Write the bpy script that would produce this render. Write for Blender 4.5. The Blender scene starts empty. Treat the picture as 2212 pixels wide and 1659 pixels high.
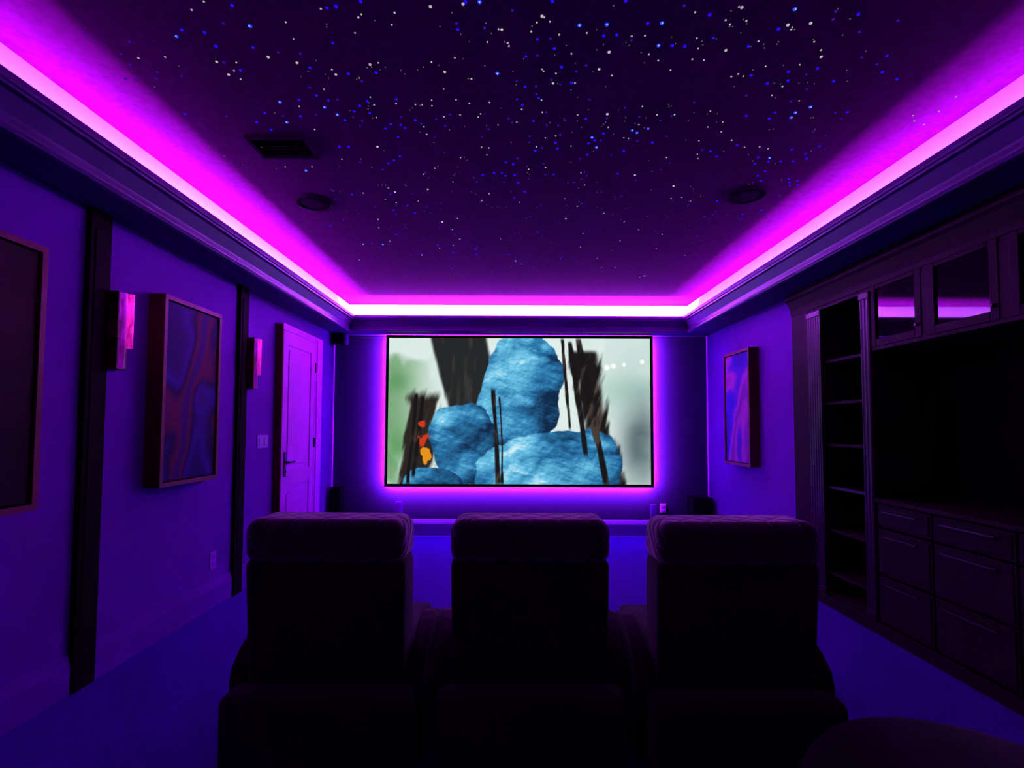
import bpy, bmesh, math, random
import numpy as np
from mathutils import Vector, Matrix

SC = bpy.context.scene
COL = SC.collection
R = math.radians

# ------------------------------------------------------------------ camera
EYE = 1.326
cam_data = bpy.data.cameras.new('camera')
cam_data.sensor_fit = 'HORIZONTAL'
cam_data.sensor_width = 36.0
cam_data.lens = 36.0 * 1120.0 / 2212.0
cam_data.shift_y = 41.0 / 2212.0
cam_data.clip_start = 0.05
cam = bpy.data.objects.new('camera', cam_data)
COL.objects.link(cam)
cam.matrix_world = (Matrix.Translation((0, 0, EYE)) @ Matrix.Rotation(R(90 + 2.62), 4, 'X')
                    @ Matrix.Rotation(R(0.216), 4, 'Z'))
SC.camera = cam

# ------------------------------------------------------------------ world, exposure
w = bpy.data.worlds.new('world')
SC.world = w
w.use_nodes = True
w.node_tree.nodes['Background'].inputs[0].default_value = (0, 0, 0, 1)
w.node_tree.nodes['Background'].inputs[1].default_value = 0
SC.view_settings.view_transform = 'Standard'
SC.view_settings.look = 'None'
SC.view_settings.gamma = 1
SC.view_settings.exposure = 0.0
SC.view_settings.use_curve_mapping = False
SC.cycles.use_denoising = True
SC.cycles.max_bounces = 8
SC.cycles.diffuse_bounces = 6
SC.cycles.sample_clamp_indirect = 0
SC.cycles.caustics_reflective = False
SC.cycles.caustics_refractive = False

# light given off by the coloured strips (colour, strength)
LED_COL = (0.46, 0.072, 1.0)
COVE = 570.0
COVE_FALL = 0.25           # share of the front brightness left at the rear of the side strips
BACKLIGHT = 5600.0
SCREEN = 1.0

# ------------------------------------------------------------------ room sizes (metres)
XL, XR, YF, YB = -2.19, 2.40, 6.38, -2.0
H = 2.45                   # underside of the soffit
SX0, SX1, SY1, SY0 = -1.95, 2.10, 6.10, -1.65      # inner edge of the soffit
RX0, RX1, RY1, RY0 = -1.965, 2.112, 6.20, -1.72    # upright wall of the cove
ZC = 2.79
CABY = 4.365               # where the right wall ends and the cabinet begins
CX = 2.37                  # cabinet face


# ------------------------------------------------------------------ materials
def new_mat(name):
    m = bpy.data.materials.new(name)
    m.use_nodes = True
    nt = m.node_tree
    nt.nodes.clear()
    out = nt.nodes.new('ShaderNodeOutputMaterial')
    return m, nt, out


def surf(name, col, rough=0.6, spec=0.3, metal=0.0, noise=None, bump=None, bump_scale=None,
         stretch=(1, 1, 1), sheen=0.0, coat=0.0):
    """principled material with procedural colour variation and bump"""
    m, nt, out = new_mat(name)
    b = nt.nodes.new('ShaderNodeBsdfPrincipled')
    nt.links.new(b.outputs[0], out.inputs[0])
    b.inputs['Roughness'].default_value = rough
    b.inputs['Specular IOR Level'].default_value = spec
    b.inputs['Metallic'].default_value = metal
    b.inputs['Sheen Weight'].default_value = sheen
    b.inputs['Coat Weight'].default_value = coat
    tc = nt.nodes.new('ShaderNodeTexCoord')
    mp = nt.nodes.new('ShaderNodeMapping')
    mp.inputs['Scale'].default_value = stretch
    nt.links.new(tc.outputs['Object'], mp.inputs[0])
    nz = nt.nodes.new('ShaderNodeTexNoise')
    nz.inputs['Scale'].default_value = noise or 6
    nz.inputs['Detail'].default_value = 4
    nt.links.new(mp.outputs[0], nz.inputs['Vector'])
    rp = nt.nodes.new('ShaderNodeValToRGB')
    rp.color_ramp.elements[0].position = 0.3
    rp.color_ramp.elements[1].position = 0.7
    k = 0.86 if noise else 0.97
    rp.color_ramp.elements[0].color = (col[0] * k, col[1] * k, col[2] * k, 1)
    rp.color_ramp.elements[1].color = (min(1, col[0] / k), min(1, col[1] / k), min(1, col[2] / k), 1)
    nt.links.new(nz.outputs[0], rp.inputs[0])
    nt.links.new(rp.outputs[0], b.inputs['Base Color'])
    if bump:
        n2 = nt.nodes.new('ShaderNodeTexNoise')
        n2.inputs['Scale'].default_value = bump_scale or 60
        n2.inputs['Detail'].default_value = 3
        nt.links.new(mp.outputs[0], n2.inputs['Vector'])
        bp = nt.nodes.new('ShaderNodeBump')
        bp.inputs['Strength'].default_value = bump
        bp.inputs['Distance'].default_value = 0.01
        nt.links.new(n2.outputs[0], bp.inputs['Height'])
        nt.links.new(bp.outputs[0], b.inputs['Normal'])
    return m


def glow(name, col, strength, sample=True):
    m, nt, out = new_mat(name)
    e = nt.nodes.new('ShaderNodeEmission')
    e.inputs[0].default_value = (*col, 1)
    e.inputs[1].default_value = strength
    nt.links.new(e.outputs[0], out.inputs[0])
    if not sample:
        m.cycles.emission_sampling = 'NONE'
    return m


def led_mat(name, strength, far=1.0, near=1.0):
    """strip light; the run loses brightness with distance from its feed at the front (y = 6)"""
    m, nt, out = new_mat(name)
    e = nt.nodes.new('ShaderNodeEmission')
    e.inputs[0].default_value = (*LED_COL, 1)
    g = nt.nodes.new('ShaderNodeNewGeometry')
    s = nt.nodes.new('ShaderNodeSeparateXYZ')
    nt.links.new(g.outputs['Position'], s.inputs[0])
    mr = nt.nodes.new('ShaderNodeMapRange')
    mr.inputs['From Min'].default_value = 1.5
    mr.inputs['From Max'].default_value = 3.4
    mr.inputs['To Min'].default_value = strength * near
    mr.inputs['To Max'].default_value = strength * far
    nt.links.new(s.outputs[1], mr.inputs[0])
    nt.links.new(mr.outputs[0], e.inputs[1])
    nt.links.new(e.outputs[0], out.inputs[0])
    m.cycles.emission_sampling = 'FRONT'
    return m


def quilt_mat(name, col):
    """brown velvet with a stitched diamond pattern"""
    m, nt, out = new_mat(name)
    b = nt.nodes.new('ShaderNodeBsdfPrincipled')
    b.inputs['Roughness'].default_value = 0.85
    b.inputs['Specular IOR Level'].default_value = 0.2
    b.inputs['Sheen Weight'].default_value = 1.0
    nt.links.new(b.outputs[0], out.inputs[0])
    tc = nt.nodes.new('ShaderNodeTexCoord')
    sp = nt.nodes.new('ShaderNodeSeparateXYZ')
    nt.links.new(tc.outputs['Object'], sp.inputs[0])

    def mth(op, a, c=None):
        n = nt.nodes.new('ShaderNodeMath')
        n.operation = op
        for i, v in enumerate((a, c)):
            if v is None:
                continue
            if isinstance(v, (int, float)):
                n.inputs[i].default_value = v
            else:
                nt.links.new(v, n.inputs[i])
        return n.outputs[0]
    yz = mth('SUBTRACT', sp.outputs[1], sp.outputs[2])
    s1 = mth('ABSOLUTE', mth('SINE', mth('MULTIPLY', mth('ADD', sp.outputs[0], yz), 28)))
    s2 = mth('ABSOLUTE', mth('SINE', mth('MULTIPLY', mth('SUBTRACT', sp.outputs[0], yz), 28)))
    hgt = mth('POWER', mth('MINIMUM', s1, s2), 0.5)
    rp = nt.nodes.new('ShaderNodeValToRGB')
    rp.color_ramp.elements[0].color = (col[0] * .7, col[1] * .7, col[2] * .7, 1)
    rp.color_ramp.elements[1].color = (*col, 1)
    nt.links.new(hgt, rp.inputs[0])
    nt.links.new(rp.outputs[0], b.inputs['Base Color'])
    bp = nt.nodes.new('ShaderNodeBump')
    bp.inputs['Strength'].default_value = 0.6
    bp.inputs['Distance'].default_value = 0.012
    nt.links.new(hgt, bp.inputs['Height'])
    nt.links.new(bp.outputs[0], b.inputs['Normal'])
    return m


def painting_mat(name, stops, rot, scale=1.6, dist=5.0):
    """abstract painting of swirling bands"""
    m, nt, out = new_mat(name)
    b = nt.nodes.new('ShaderNodeBsdfPrincipled')
    b.inputs['Roughness'].default_value = 0.7
    b.inputs['Specular IOR Level'].default_value = 0.15
    nt.links.new(b.outputs[0], out.inputs[0])
    tc = nt.nodes.new('ShaderNodeTexCoord')
    mp = nt.nodes.new('ShaderNodeMapping')
    mp.inputs['Rotation'].default_value = rot
    nt.links.new(tc.outputs['Object'], mp.inputs[0])
    wv = nt.nodes.new('ShaderNodeTexWave')
    wv.inputs['Scale'].default_value = scale
    wv.inputs['Distortion'].default_value = dist
    wv.inputs['Detail'].default_value = 2
    wv.inputs['Detail Scale'].default_value = 0.7
    nt.links.new(mp.outputs[0], wv.inputs[0])
    rp = nt.nodes.new('ShaderNodeValToRGB')
    cr = rp.color_ramp
    while len(cr.elements) < len(stops):
        cr.elements.new(0.5)
    for el, (p, c) in zip(cr.elements, stops):
        el.position = p
        el.color = (*c, 1)
    nt.links.new(wv.outputs[0], rp.inputs[0])
    nt.links.new(rp.outputs[0], b.inputs['Base Color'])
    return m


M = {}
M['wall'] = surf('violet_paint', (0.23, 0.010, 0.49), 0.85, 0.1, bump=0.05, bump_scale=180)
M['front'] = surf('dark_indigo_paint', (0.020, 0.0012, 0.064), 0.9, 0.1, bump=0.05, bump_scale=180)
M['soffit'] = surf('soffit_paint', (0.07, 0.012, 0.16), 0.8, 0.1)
M['crown'] = surf('crown_paint', (0.11, 0.006, 0.20), 0.45, 0.3)
M['cove'] = surf('cove_paint', (0.82, 0.75, 0.85), 0.7, 0.1)
M['ceil'] = surf('star_ceiling_felt', (0.20, 0.003, 0.165), 0.95, 0.02, noise=30)
M['carpet'] = surf('carpet', (0.10, 0.010, 0.50), 1.0, 0.05, noise=45, bump=0.5, bump_scale=300)
M['base'] = surf('baseboard_paint', (0.10, 0.015, 0.28), 0.5, 0.3)
M['door'] = surf('door_paint', (0.90, 0.06, 0.90), 0.5, 0.1)
M['wood'] = surf('dark_stained_wood', (0.036, 0.004, 0.020), 0.55, 0.06, noise=4, bump=0.15, bump_scale=30, stretch=(8, 8, 0.8))
M['woodgloss'] = surf('polished_dark_wood', (0.05, 0.006, 0.034), 0.36, 0.14, noise=4, bump=0.05, bump_scale=30, stretch=(8, 8, 0.8))
M['niche'] = surf('black_stained_wood', (0.010, 0.007, 0.010), 0.9, 0.05, noise=5)
M['pil'] = surf('brown_black_stained_wood', (0.012, 0.003, 0.006), 0.7, 0.05, noise=4, stretch=(8, 8, 0.8))
M['frame'] = surf('reddish_wood_frame', (0.14, 0.018, 0.03), 0.6, 0.15, noise=5, stretch=(6, 6, 1))
M['frame_face'] = surf('copper_frame_edge', (0.24, 0.03, 0.06), 0.5, 0.25, noise=8)
M['velvet'] = surf('dark_brown_velvet', (0.030, 0.018, 0.022), 0.9, 0.1, noise=40, bump=0.3, bump_scale=250, sheen=0.25)
M['quilt'] = quilt_mat('quilted_velvet', (0.045, 0.015, 0.032))
M['black'] = surf('black_plastic', (0.006, 0.005, 0.007), 0.6, 0.15)
M['grille'] = surf('black_grille_cloth', (0.010, 0.008, 0.012), 0.95, 0.03, noise=120, bump=0.4, bump_scale=400)
M['blackmetal'] = surf('dark_bronze', (0.05, 0.02, 0.04), 0.4, 0.5, metal=0.6)
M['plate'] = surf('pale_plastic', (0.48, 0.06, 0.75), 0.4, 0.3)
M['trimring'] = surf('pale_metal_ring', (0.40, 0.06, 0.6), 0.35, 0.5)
M['screen_frame'] = surf('black_screen_frame', (0.012, 0.009, 0.009), 0.7, 0.1)
M['bronze'] = surf('dark_bronze_sconce', (0.11, 0.015, 0.03), 0.45, 0.4, noise=20)
M['ventpaint'] = surf('dark_purple_vent_paint', (0.06, 0.003, 0.055), 0.9, 0.03)
M['alu'] = surf('led_channel', (0.5, 0.5, 0.5), 0.4, 0.4, metal=0.5)


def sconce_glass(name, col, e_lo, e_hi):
    """ribbed glass, with an added glow for caught light, stronger in its upper half"""
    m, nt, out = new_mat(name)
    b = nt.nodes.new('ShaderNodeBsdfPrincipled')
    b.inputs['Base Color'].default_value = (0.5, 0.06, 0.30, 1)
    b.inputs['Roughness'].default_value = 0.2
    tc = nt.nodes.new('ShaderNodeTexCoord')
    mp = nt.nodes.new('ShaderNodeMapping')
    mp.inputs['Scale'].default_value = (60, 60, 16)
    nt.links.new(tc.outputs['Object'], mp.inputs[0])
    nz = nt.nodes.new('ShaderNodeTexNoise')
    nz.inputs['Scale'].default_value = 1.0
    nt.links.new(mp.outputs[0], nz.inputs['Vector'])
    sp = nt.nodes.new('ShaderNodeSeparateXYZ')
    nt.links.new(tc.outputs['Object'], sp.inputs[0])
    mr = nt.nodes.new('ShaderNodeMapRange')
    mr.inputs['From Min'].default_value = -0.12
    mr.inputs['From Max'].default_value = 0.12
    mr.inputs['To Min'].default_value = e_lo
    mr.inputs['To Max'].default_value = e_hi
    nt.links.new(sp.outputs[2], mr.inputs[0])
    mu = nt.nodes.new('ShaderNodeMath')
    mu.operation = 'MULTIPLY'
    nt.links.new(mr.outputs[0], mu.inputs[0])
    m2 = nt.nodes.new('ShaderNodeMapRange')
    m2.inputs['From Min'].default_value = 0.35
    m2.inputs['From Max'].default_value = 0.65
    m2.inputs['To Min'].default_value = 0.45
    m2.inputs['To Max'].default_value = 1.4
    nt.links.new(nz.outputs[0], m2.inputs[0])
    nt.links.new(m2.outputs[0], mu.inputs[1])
    b.inputs['Emission Color'].default_value = (*col, 1)  # emission stands in for coloured light caught on the glass
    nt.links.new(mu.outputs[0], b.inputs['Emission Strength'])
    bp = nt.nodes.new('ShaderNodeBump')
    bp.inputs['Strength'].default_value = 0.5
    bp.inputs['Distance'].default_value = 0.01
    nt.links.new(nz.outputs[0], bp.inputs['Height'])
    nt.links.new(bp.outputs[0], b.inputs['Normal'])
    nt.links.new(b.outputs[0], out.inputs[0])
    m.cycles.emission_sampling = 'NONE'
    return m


M['sconce'] = sconce_glass('ribbed_glass_painted_glow', (0.50, 0.005, 0.85), 0.22, 0.60)
M['sconce_glint'] = sconce_glass('ribbed_glass_painted_glint', (1.0, 0.012, 0.62), 0.35, 1.0)


def pane_mat():
    m, nt, out = new_mat('dark_glass_pane')
    b = nt.nodes.new('ShaderNodeBsdfPrincipled')
    b.inputs['Base Color'].default_value = (0.012, 0.006, 0.012, 1)
    b.inputs['Roughness'].default_value = 0.03
    b.inputs['IOR'].default_value = 1.45
    b.inputs['Specular IOR Level'].default_value = 0.15
    nz = nt.nodes.new('ShaderNodeTexNoise')
    nz.inputs['Scale'].default_value = 2
    bp = nt.nodes.new('ShaderNodeBump')
    bp.inputs['Strength'].default_value = 0.01
    nt.links.new(nz.outputs[0], bp.inputs['Height'])
    nt.links.new(bp.outputs[0], b.inputs['Normal'])
    nt.links.new(b.outputs[0], out.inputs[0])
    return m


M['pane'] = pane_mat()


# ------------------------------------------------------------------ mesh helpers
def box(bm, x0, x1, y0, y1, z0, z1, bev=0.0, seg=2, mat=0):
    r = bmesh.ops.create_cube(bm, size=1.0)
    vs = r['verts']
    for v in vs:
        v.co = Vector((x0 + (v.co.x + .5) * (x1 - x0), y0 + (v.co.y + .5) * (y1 - y0), z0 + (v.co.z + .5) * (z1 - z0)))
    fs = set(f for v in vs for f in v.link_faces)
    for f in fs:
        f.material_index = mat
    if bev:
        es = list(set(e for v in vs for e in v.link_edges))
        bmesh.ops.bevel(bm, geom=es, offset=bev, segments=seg, affect='EDGES', profile=0.5)


def cyl(bm, c, r, h, axis='Z', n=32, r2=None, mat=0):
    m = Matrix.Translation(c)
    if axis == 'X':
        m = m @ Matrix.Rotation(R(90), 4, 'Y')
    elif axis == 'Y':
        m = m @ Matrix.Rotation(R(90), 4, 'X')
    q = bmesh.ops.create_cone(bm, cap_ends=True, segments=n, radius1=r, radius2=r if r2 is None else r2, depth=h, matrix=m)
    for f in set(f for v in q['verts'] for f in v.link_faces):
        f.material_index = mat


def lathe(bm, c, prof, n=40):
    """profile of (radius, z) turned about a vertical axis at c"""
    rings = []
    for r, z in prof:
        rings.append([bm.verts.new((c[0] + r * math.cos(2 * math.pi * k / n), c[1] + r * math.sin(2 * math.pi * k / n), c[2] + z)) for k in range(n)])
    for a, b in zip(rings, rings[1:]):
        for k in range(n):
            bm.faces.new((a[k], a[(k + 1) % n], b[(k + 1) % n], b[k]))
    bm.faces.new(rings[0][::-1])
    bm.faces.new(rings[-1])


def ring(bm, prof, closed=True):
    """rectangular moulding: profile rows (x0, x1, y0, y1, z) lofted round the room"""
    rows = []
    for x0, x1, y0, y1, z in prof:
        rows.append([bm.verts.new(p) for p in ((x0, y0, z), (x1, y0, z), (x1, y1, z), (x0, y1, z))])
    pairs = list(zip(rows, rows[1:])) + ([(rows[-1], rows[0])] if closed else [])
    for a, b in pairs:
        for k in range(4):
            bm.faces.new((a[k], a[(k + 1) % 4], b[(k + 1) % 4], b[k]))
    bmesh.ops.recalc_face_normals(bm, faces=bm.faces)


def prism_x(bm, pts, x0, x1, bev=0.0, seg=3):
    """outline of (y, z) points given a width in x"""
    a = [bm.verts.new((x0, y, z)) for y, z in pts]
    b = [bm.verts.new((x1, y, z)) for y, z in pts]
    n = len(pts)
    fs = [bm.faces.new(a), bm.faces.new(b[::-1])]
    for k in range(n):
        fs.append(bm.faces.new((a[k], b[k], b[(k + 1) % n], a[(k + 1) % n])))
    bmesh.ops.recalc_face_normals(bm, faces=fs)
    if bev:
        es = list(set(e for f in fs[:2] for e in f.edges))
        bmesh.ops.bevel(bm, geom=es, offset=bev, segments=seg, affect='EDGES', profile=0.5)


def obj(name, bm, mats, parent=None, smooth=False, loc=None):
    me = bpy.data.meshes.new(name)
    bm.to_mesh(me)
    bm.free()
    for m in (mats if isinstance(mats, (list, tuple)) else [mats]):
        me.materials.append(m)
    if smooth:
        for p in me.polygons:
            p.use_smooth = True
    o = bpy.data.objects.new(name, me)
    COL.objects.link(o)
    if parent:
        o.parent = parent
    if loc is not None:
        o.location = loc
    return o


def part(name, mats, parent, fn, smooth=False):
    bm = bmesh.new()
    fn(bm)
    return obj(name, bm, mats, parent, smooth)


def tag(o, label, cat, group=None):
    o['label'] = label
    o['category'] = cat
    if group:
        o['group'] = group
    return o


def thing(name, label, cat, loc=(0, 0, 0), rz=0, group=None):
    o = bpy.data.objects.new(name, None)
    o.empty_display_size = 0.1
    COL.objects.link(o)
    o.location = loc
    o.rotation_euler = (0, 0, rz)
    return tag(o, label, cat, group)


def struct(name, mats, fn, parent=None, smooth=False):
    o = part(name, mats, parent, fn, smooth)
    if parent is None:
        o['kind'] = 'structure'
    return o


def copy_tree(o, parent=None):
    c = o.copy()
    COL.objects.link(c)
    if parent:
        c.parent = parent
    for ch in list(o.children):
        copy_tree(ch, c)
    return c


# ------------------------------------------------------------------ room shell
struct('floor', M['carpet'], lambda b: box(b, XL - .1, 3.1, YB - .1, YF + .1, -0.1, 0))
struct('wall_left', M['wall'], lambda b: box(b, XL - .1, XL, YB - .1, YF + .1, 0, 2.86))
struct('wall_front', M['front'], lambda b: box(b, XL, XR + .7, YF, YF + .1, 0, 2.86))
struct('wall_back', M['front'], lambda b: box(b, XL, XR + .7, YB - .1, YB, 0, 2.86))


def right_wall(b):
    box(b, XR, XR + .1, CABY, YF, 0, 2.86)
    box(b, 3.0, 3.1, YB, CABY + .1, 0, 2.86)
    box(b, XR + .1, 3.0, CABY, CABY + .1, 0, 2.86)
    box(b, XR, 3.0, YB, 0.60, 0, 2.45)
    box(b, XR, 3.0, YB, CABY, 2.45, 2.86)


struct('wall_right', M['wall'], right_wall)
struct('ceiling', M['ceil'], lambda b: box(b, XL, XR, YB, YF, ZC, ZC + .07))


def soffit(b):
    ring(b, [(XL, XR, YB, YF, H), (SX0, SX1, SY0, SY1, H), (SX0, SX1, SY0, SY1, H + .02),
             (RX0, RX1, RY0, RY1, H + .021), (XL, XR, YB, YF, H + .02)])


struct('trim_1', M['soffit'], soffit)


def crown(b):
    pr = [(-.004, -.001), (.014, -.006), (.030, -.004), (.036, .004), (.034, .016), (.024, .020), (.026, .030)]
    for k in range(9):                                   # hollow curve of the moulding
        t = k / 8 * math.pi / 2
        pr.append((.026 + .064 * (1 - math.cos(t)), .032 + .088 * math.sin(t)))
    pr += [(.098, .121), (.100, .132), (.108, .136), (.112, .144), (.112, .166), (.109, .170),
           (.102, .170), (.100, .150), (.014, .040), (.0, .025)]
    ring(b, [(SX0 + d, SX1 - d, SY0 + d, SY1 - d, H + z) for d, z in pr])


struct('trim_2', M['crown'], crown)


def cove_wall(b):
    e = .03
    ring(b, [(RX0, RX1, RY0, RY1, H + .02), (RX0, RX1, RY0, RY1, ZC),
             (RX0 - e, RX1 + e, RY0 - e, RY1 + e, ZC), (RX0 - e, RX1 + e, RY0 - e, RY1 + e, H + .02)])


struct('trim_3', M['cove'], cove_wall)


# baseboards
def board(b, x0, x1, y0, y1, nx, ny):
    box(b, x0, x1, y0, y1, 0, .14)
    # sloped cap
    if nx:
        xs = (x0, x1) if nx > 0 else (x1, x0)
        vs = [(xs[0], .14), (xs[1], .14), (xs[1] - nx * .004, .155), (xs[0] + nx * .006, .195), (xs[0], .197)]
        a = [b.verts.new((x, y0, z)) for x, z in vs]
        c = [b.verts.new((x, y1, z)) for x, z in vs]
    else:
        ys = (y0, y1) if ny > 0 else (y1, y0)
        vs = [(ys[0], .14), (ys[1], .14), (ys[1] - ny * .004, .155), (ys[0] + ny * .006, .195), (ys[0], .197)]
        a = [b.verts.new((x0, y, z)) for y, z in vs]
        c = [b.verts.new((x1, y, z)) for y, z in vs]
    b.faces.new(a)
    b.faces.new(c[::-1])
    for k in range(5):
        b.faces.new((a[k], c[k], c[(k + 1) % 5], a[(k + 1) % 5]))
    bmesh.ops.recalc_face_normals(b, faces=b.faces)


struct('baseboard_front', M['base'], lambda b: board(b, XL + .025, XR - .025, YF - .025, YF, 0, -1))


def bl(b):
    for y0, y1 in ((YB, 2.61), (2.76, 4.085), (4.225, 4.765), (5.78, YF)):
        board(b, XL, XL + .02, y0, y1, 1, 0)


struct('baseboard_left', M['wall'], bl)
struct('baseboard_right', M['base'], lambda b: board(b, XR - .025, XR, CABY + .002, YF - .026, -1, 0))


# dark pilasters on the left wall
for n, (y0, y1) in enumerate(((2.615, 2.755), (4.09, 4.22)), 4):
    def pil(b, y0=y0, y1=y1):
        box(b, XL, XL + .03, y0, y1, 0, H, .004)
        box(b, XL + .02, XL + .034, y0 + .03, y1 - .03, .26, H - .1, .003)
    struct('trim_%d' % n, M['pil'], pil)

# ------------------------------------------------------------------ door on the left wall
DX = XL + .07


def slab(b):
    y0, y1, z1 = 4.792, 5.56, 2.22
    box(b, DX - .045, DX - .014, y0, y1, .005, z1)
    # stiles and rails stand proud of the panels
    for a, c in ((y0, y0 + .10), (y1 - .10, y1)):
        box(b, DX - .014, DX - .002, a, c, .005, z1, .002)
    for a, c in ((z1 - .13, z1), (.76, .90), (.005, .22)):
        box(b, DX - .014, DX - .002, y0 + .10, y1 - .10, a, c, .002)
    # raised panels
    box(b, DX - .014, DX - .005, y0 + .135, y1 - .135, .95, z1 - .17, .006)
    box(b, DX - .014, DX - .005, y0 + .135, y1 - .135, .26, .66, .006)
    # arched head of the lower panel
    yc, rr = (y0 + y1) / 2, (y1 - y0) / 2 - .135
    pts = [(yc + rr * math.cos(R(180 - 180 * k / 16)), .655 + .07 * math.sin(R(180 * k / 16))) for k in range(17)]
    prism_x(b, pts, DX - .014, DX - .005, .003, 1)


d1 = struct('door_1', M['door'], slab)


def casing(b):
    box(b, XL, DX, 5.562, 5.775, 0, 2.286, .006)
    box(b, DX - .0, DX + .010, 5.60, 5.74, 0, 2.25, .004)
    box(b, XL, DX, 4.779, 5.562, 2.222, 2.286, .006)
    box(b, XL, DX - .046, 4.785, 5.565, 0, 2.222)


part('door_casing', M['door'], d1, casing)
part('door_edge', M['frame'], d1, lambda b: box(b, XL, DX - .002, 4.768, 4.790, 0, 2.27, .003))


def handle(b):
    box(b, DX - .002, DX + .008, 4.835, 4.880, .85, 1.08, .004)
    cyl(b, (DX + .025, 4.858, .985), .010, .045, 'X', 16)
    box(b, DX + .038, DX + .052, 4.850, 4.985, .975, .995, .005)
    cyl(b, (DX + .012, 4.858, .90), .009, .01, 'X', 16)


part('door_handle', M['blackmetal'], d1, handle)


def hinges(b):
    for z in (.25, 1.15, 1.95):
        cyl(b, (DX + .004, 5.561, z), .008, .10, 'Z', 12)


part('door_hinge', M['blackmetal'], d1, hinges)

# ------------------------------------------------------------------ LED strips in the cove
LEDM = {'left': led_mat('cove_led_left', COVE, 1.0, COVE_FALL), 'right': led_mat('cove_led_right', COVE * .55, 1.0, COVE_FALL * 1.4),
        'front': led_mat('cove_led_front', COVE * 7.5), 'back': led_mat('cove_led_back', COVE * COVE_FALL * .15)}


def led_strip(p0, p1, outward, mat, label):
    """strip clipped behind the crown moulding, tilted towards the cove wall"""
    d = (Vector(p1) - Vector(p0))
    L = d.length
    mid = (Vector(p0) + Vector(p1)) / 2
    t = thing('led_strip', label, 'light strip', mid, 0, 'led strips behind the crown moulding')
    ax = d.normalized()
    o = Vector(outward)
    tilt = R(TILT)
    nrm = (o * math.sin(tilt) + Vector((0, 0, 1)) * math.cos(tilt)).normalized()
    side = ax.cross(nrm)
    bm = bmesh.new()
    w2, th = .008, .004
    vs = []
    for s in (-.5, .5):
        for u, v in ((-w2, -th), (w2, -th), (w2, 0), (-w2, 0)):
            vs.append(bm.verts.new(ax * L * s + side * u + nrm * v))
    for f in ((0, 1, 2, 3), (7, 6, 5, 4), (0, 4, 5, 1), (1, 5, 6, 2), (2, 6, 7, 3), (3, 7, 4, 0)):
        bm.faces.new([vs[i] for i in f])
    bmesh.ops.recalc_face_normals(bm, faces=bm.faces)
    obj('mounting_channel', bm, M['alu'], t)
    bm = bmesh.new()
    q = [bm.verts.new(ax * L * s + side * u + nrm * .001) for s, u in ((-.5, -.006), (.5, -.006), (.5, .006), (-.5, .006))]
    f = bm.faces.new(q)
    f.normal_update()
    if f.normal.dot(nrm) < 0:
        f.normal_flip()
    obj('lit_diffuser', bm, mat, t)
    return t


TILT = 6
ZS = H + .142
off = .062
led_strip((SX0 + off, SY0 + .1, ZS), (SX0 + off, SY1 - .1, ZS), (-1, 0, 0), LEDM['left'], 'glowing magenta light strip hidden in the cove along the left wall')
led_strip((SX1 - off, SY0 + .1, ZS), (SX1 - off, SY1 - .1, ZS), (1, 0, 0), LEDM['right'], 'glowing magenta light strip hidden in the cove along the cabinet wall')
led_strip((SX0 + .1, SY1 - off, ZS), (SX1 - .1, SY1 - off, ZS), (0, 1, 0), LEDM['front'], 'glowing light strip hidden in the cove above the movie screen')
led_strip((SX0 + .1, SY0 + off, ZS), (SX1 - .1, SY0 + off, ZS), (0, -1, 0), LEDM['back'], 'light strip hidden in the cove at the rear of the room')


# ------------------------------------------------------------------ movie screen
def lattice(n, seed):
    return np.random.RandomState(seed).rand(n, n)


def vnoise(x, y, seed):
    n = 64
    g = lattice(n, seed)
    xi, yi = np.floor(x).astype(int), np.floor(y).astype(int)
    fx, fy = x - xi, y - yi
    fx, fy = fx * fx * (3 - 2 * fx), fy * fy * (3 - 2 * fy)
    a = g[yi % n, xi % n]
    b = g[yi % n, (xi + 1) % n]
    c = g[(yi + 1) % n, xi % n]
    d = g[(yi + 1) % n, (xi + 1) % n]
    return (a * (1 - fx) + b * fx) * (1 - fy) + (c * (1 - fx) + d * fx) * fy


def fbm(x, y, seed, octv=4):
    s, amp, tot = 0, 1.0, 0
    for o_ in range(octv):
        s = s + amp * vnoise(x * 2 ** o_, y * 2 ** o_, seed + o_)
        tot += amp
        amp *= .5
    return s / tot


def sstep(a, b, x):
    t = np.clip((x - a) / (b - a), 0, 1)
    return t * t * (3 - 2 * t)


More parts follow.
